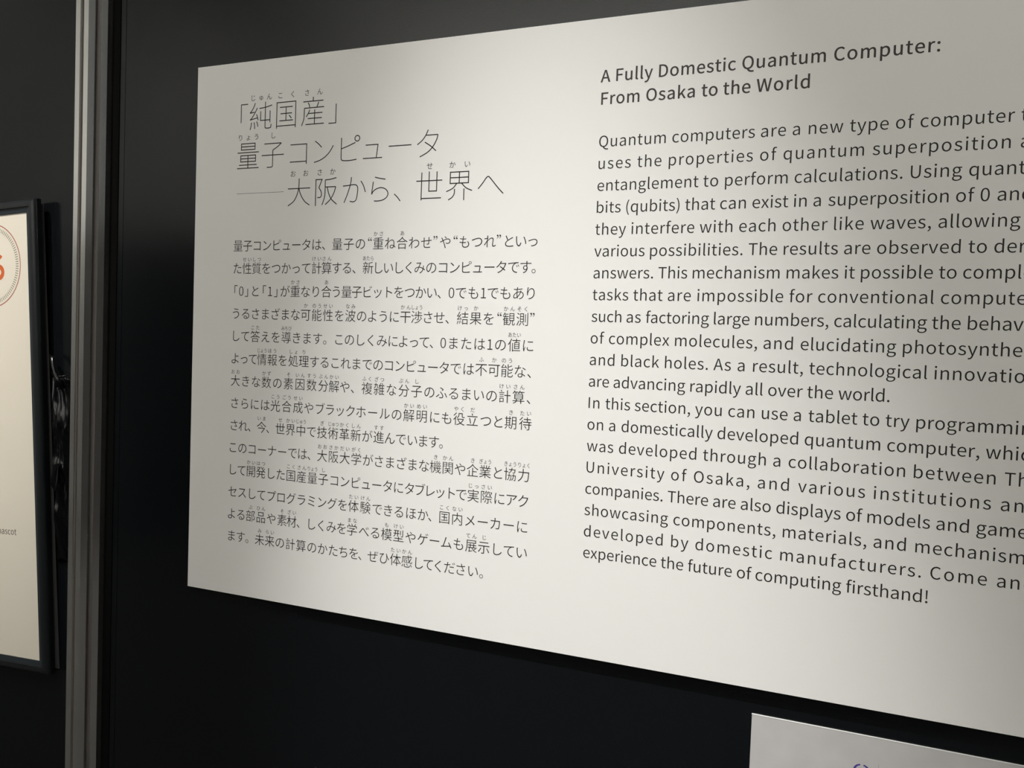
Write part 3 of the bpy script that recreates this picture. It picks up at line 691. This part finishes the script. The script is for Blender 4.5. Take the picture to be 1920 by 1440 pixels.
# backing board, hanging a touch straighter than the frame in front of it
V = []
for u, yb, z in [(-PW - .012, .0083, -.010), (.0140, .0083, -.010), (.0115, .0083, PH + .010), (-PW - .010, .0083, PH + .010)]:
    V.append((u, yb, z))
for u, yb, z in [(-PW - .014, .0125, -.012), (.0195, .0125, -.012), (.0150, .0125, PH + .011), (-PW - .010, .0125, PH + .011)]:
    V.append((u, yb, z))
link('backing_board', mesh('backing_board', V, [(0, 1, 2, 3), (7, 6, 5, 4), (0, 4, 5, 1), (1, 5, 6, 2), (2, 6, 7, 3), (3, 7, 4, 0)]), M_back, fr)
box('hanging_cleat', (-PW / 2 - .05, .0123, PH - .10), (-PW / 2 + .05, .0155, PH - .07), M_back, fr, bevel=.001)

# print on the poster
RX, RZ, RR = -0.0686, 0.5089, 0.05400
ring = strokes('emblem_ring', [arc(RX, RZ, RR - .0005, 0, 360, .0012, .0012, 96)], M_red, fr, .00054)
tk = []
for k in range(100):
    a = 2 * math.pi * k / 100
    c, s = math.cos(a), math.sin(a)
    w = .00055
    q = []
    for r, t in ((RR - .0088, -w), (RR - .0038, -w), (RR - .0038, w), (RR - .0088, w)):
        q.append((RX + r * c - t * s, 0, RZ + r * s + t * c))
    tk.append((q, [(0, 1, 2, 3)]))
o = strokes('emblem_ticks', tk, M_tick, fr, .00054)
# orange numeral: its bowl and the tip of its upper stroke reach into view
strokes('emblem_letter', [
    arc(-0.0552, 0.4997, .0072, 0, 360, .0060, .0060, 48),
    arc(-0.0500, 0.5022, .0146, 168, 110, .0056, .0056, 30),
    arc(-0.0557, 0.5130, .0075, 40, 118, .0050, .0052, 20),
], M_orange, fr, .00052)
mw_ = sum(glyph(c)[2] for c in 'mascot') * 0.0110
set_line('caption', 'mascot', [(0, 'l', -0.0374 - mw_ + .0008), (5, 'r', -0.0374)], 0.0110, 0.1596, M_inkhead, fr, y=.00054)

# ------------------------------------------------------------------ crumpled black plastic bag wedged between the frame and the post
random.seed(4)
NX, NZ = 44, 120
bx0, bx1 = -0.246, -0.1965
bz1, bz0 = LIFT - 0.366, LIFT - 0.600
V, Fc = [], []
for side in (0, 1):
    for j in range(NZ + 1):
        t = j / NZ
        z = bz1 + (bz0 - bz1) * t
        for i in range(NX + 1):
            s = i / NX
            xl = -0.2165 - 0.05 * (z - LIFT + 0.73)           # just clear of the frame's edge
            x = xl + (bx1 - xl) * s - .0012 * abs(math.sin(t * 11)) * s
            p = Vector((x * 70 + z * 9, z * 15, 1.7 * side))
            fold = 1 - abs(mnoise.noise(p)) * 1.9 + .45 * (.5 - abs(mnoise.noise(p * 2.1 + Vector((3, 1, 0))))) + .12 * mnoise.noise(p * 5)
            room = .0135                                      # how far it bulges from the wall
            body = (math.sin(math.pi * s) ** .45) * (math.sin(math.pi * min(1, .1 + t * .9)) ** .35)
            y = YW - .0016 - room * max(.12, min(1, .25 + .62 * fold)) * body if side == 0 else YW - .0010
            zz = z + .006 * mnoise.noise(Vector((x * 60, side, 2))) * (1 if j in (0, NZ) else .5)
            V.append((x, y, zz))
b2 = (NX + 1) * (NZ + 1)
for side in (0, 1):
    o_ = side * b2
    for j in range(NZ):
        for i in range(NX):
            a = o_ + j * (NX + 1) + i
            f = (a, a + 1, a + NX + 2, a + NX + 1)
            Fc.append(f if side == 0 else f[::-1])
edge = [i for i in range(NX)] + [NX + j * (NX + 1) for j in range(NZ)] + [NZ * (NX + 1) + i for i in range(NX, 0, -1)] + [j * (NX + 1) for j in range(NZ, 0, -1)]
for p_, q_ in zip(edge, edge[1:] + edge[:1]):
    Fc.append((p_, p_ + b2, q_ + b2, q_))
bag = empty('plastic_bag', (-0.21, YW - .006, LIFT - .598))
tag(bag, 'crumpled glossy black plastic bag tucked between the poster frame and the post', 'bag')
iv = Vector(bag.location)
body = link('bag_body', mesh('bag_body', [tuple(Vector(v) - iv) for v in V], Fc), M_bag, bag, smooth=True)


def tube(name, pts, radii, m, parent, seg=8, flat=1.0, ridge=0.0):
    V, Fc = [], []
    for k, (p, r) in enumerate(zip(pts, radii)):
        p = Vector(p)
        d = (Vector(pts[min(k + 1, len(pts) - 1)]) - Vector(pts[max(k - 1, 0)])).normalized()
        u = d.cross(Vector((0, 1, 0))).normalized()
        v = d.cross(u)
        for s in range(seg):
            a = 2 * math.pi * s / seg + k * .25
            rr = r * (1 + ridge * math.cos(3 * a + k))
            V.append(tuple(p + u * rr * math.cos(a) + v * rr * flat * math.sin(a)))
        if k:
            for s in range(seg):
                a, b = (k - 1) * seg + s, (k - 1) * seg + (s + 1) % seg
                Fc.append((a, b, b + seg, a + seg))
    Fc.append(tuple(range(seg - 1, -1, -1)))
    Fc.append(tuple(range(len(V) - seg, len(V))))
    return link(name, mesh(name, V, Fc), m, parent, smooth=True)


nk = [(-0.2330, -.000, LIFT - .337), (-0.2255, -.003, LIFT - .3420), (-0.2215, -.005, LIFT - .350), (-0.2170, -.006, LIFT - .359), (-0.2125, -.006, LIFT - .367), (-0.2095, -.004, LIFT - .376)]
tube('twisted_neck', [tuple(Vector(p) - iv) for p in nk], [.0012, .0030, .0022, .0026, .0038, .0065], M_bag, bag, seg=14, flat=.7, ridge=.28)
tn = [(-0.2330, .003, LIFT - .357), (-0.2250, -.003, LIFT - .3600), (-0.2170, -.005, LIFT - .364), (-0.2070, -.002, LIFT - .3630), (-0.1985, .004, LIFT - .3600)]
tube('tie_strand', [tuple(Vector(p) - iv) for p in tn], [.0005, .0007, .0010, .0008, .0005], M_bag, bag, seg=6)
# a torn flap hanging forward out of the bag
fl = [(-.2150, -.0075, -.475), (-.2065, -.0070, -.472), (-.2045, -.0095, -.492), (-.2085, -.0100, -.508), (-.2165, -.0098, -.499)]
V = [(x - iv.x, y - iv.y, LIFT + z - iv.z) for x, y, z in fl] + [(x - iv.x, y + .0004 - iv.y, LIFT + z - iv.z) for x, y, z in fl]
link('torn_flap', mesh('torn_flap', V, [(0, 1, 2, 3, 4), (9, 8, 7, 6, 5)] + [(i, i + 5, (i + 1) % 5 + 5, (i + 1) % 5) for i in range(5)]), M_bag, bag)
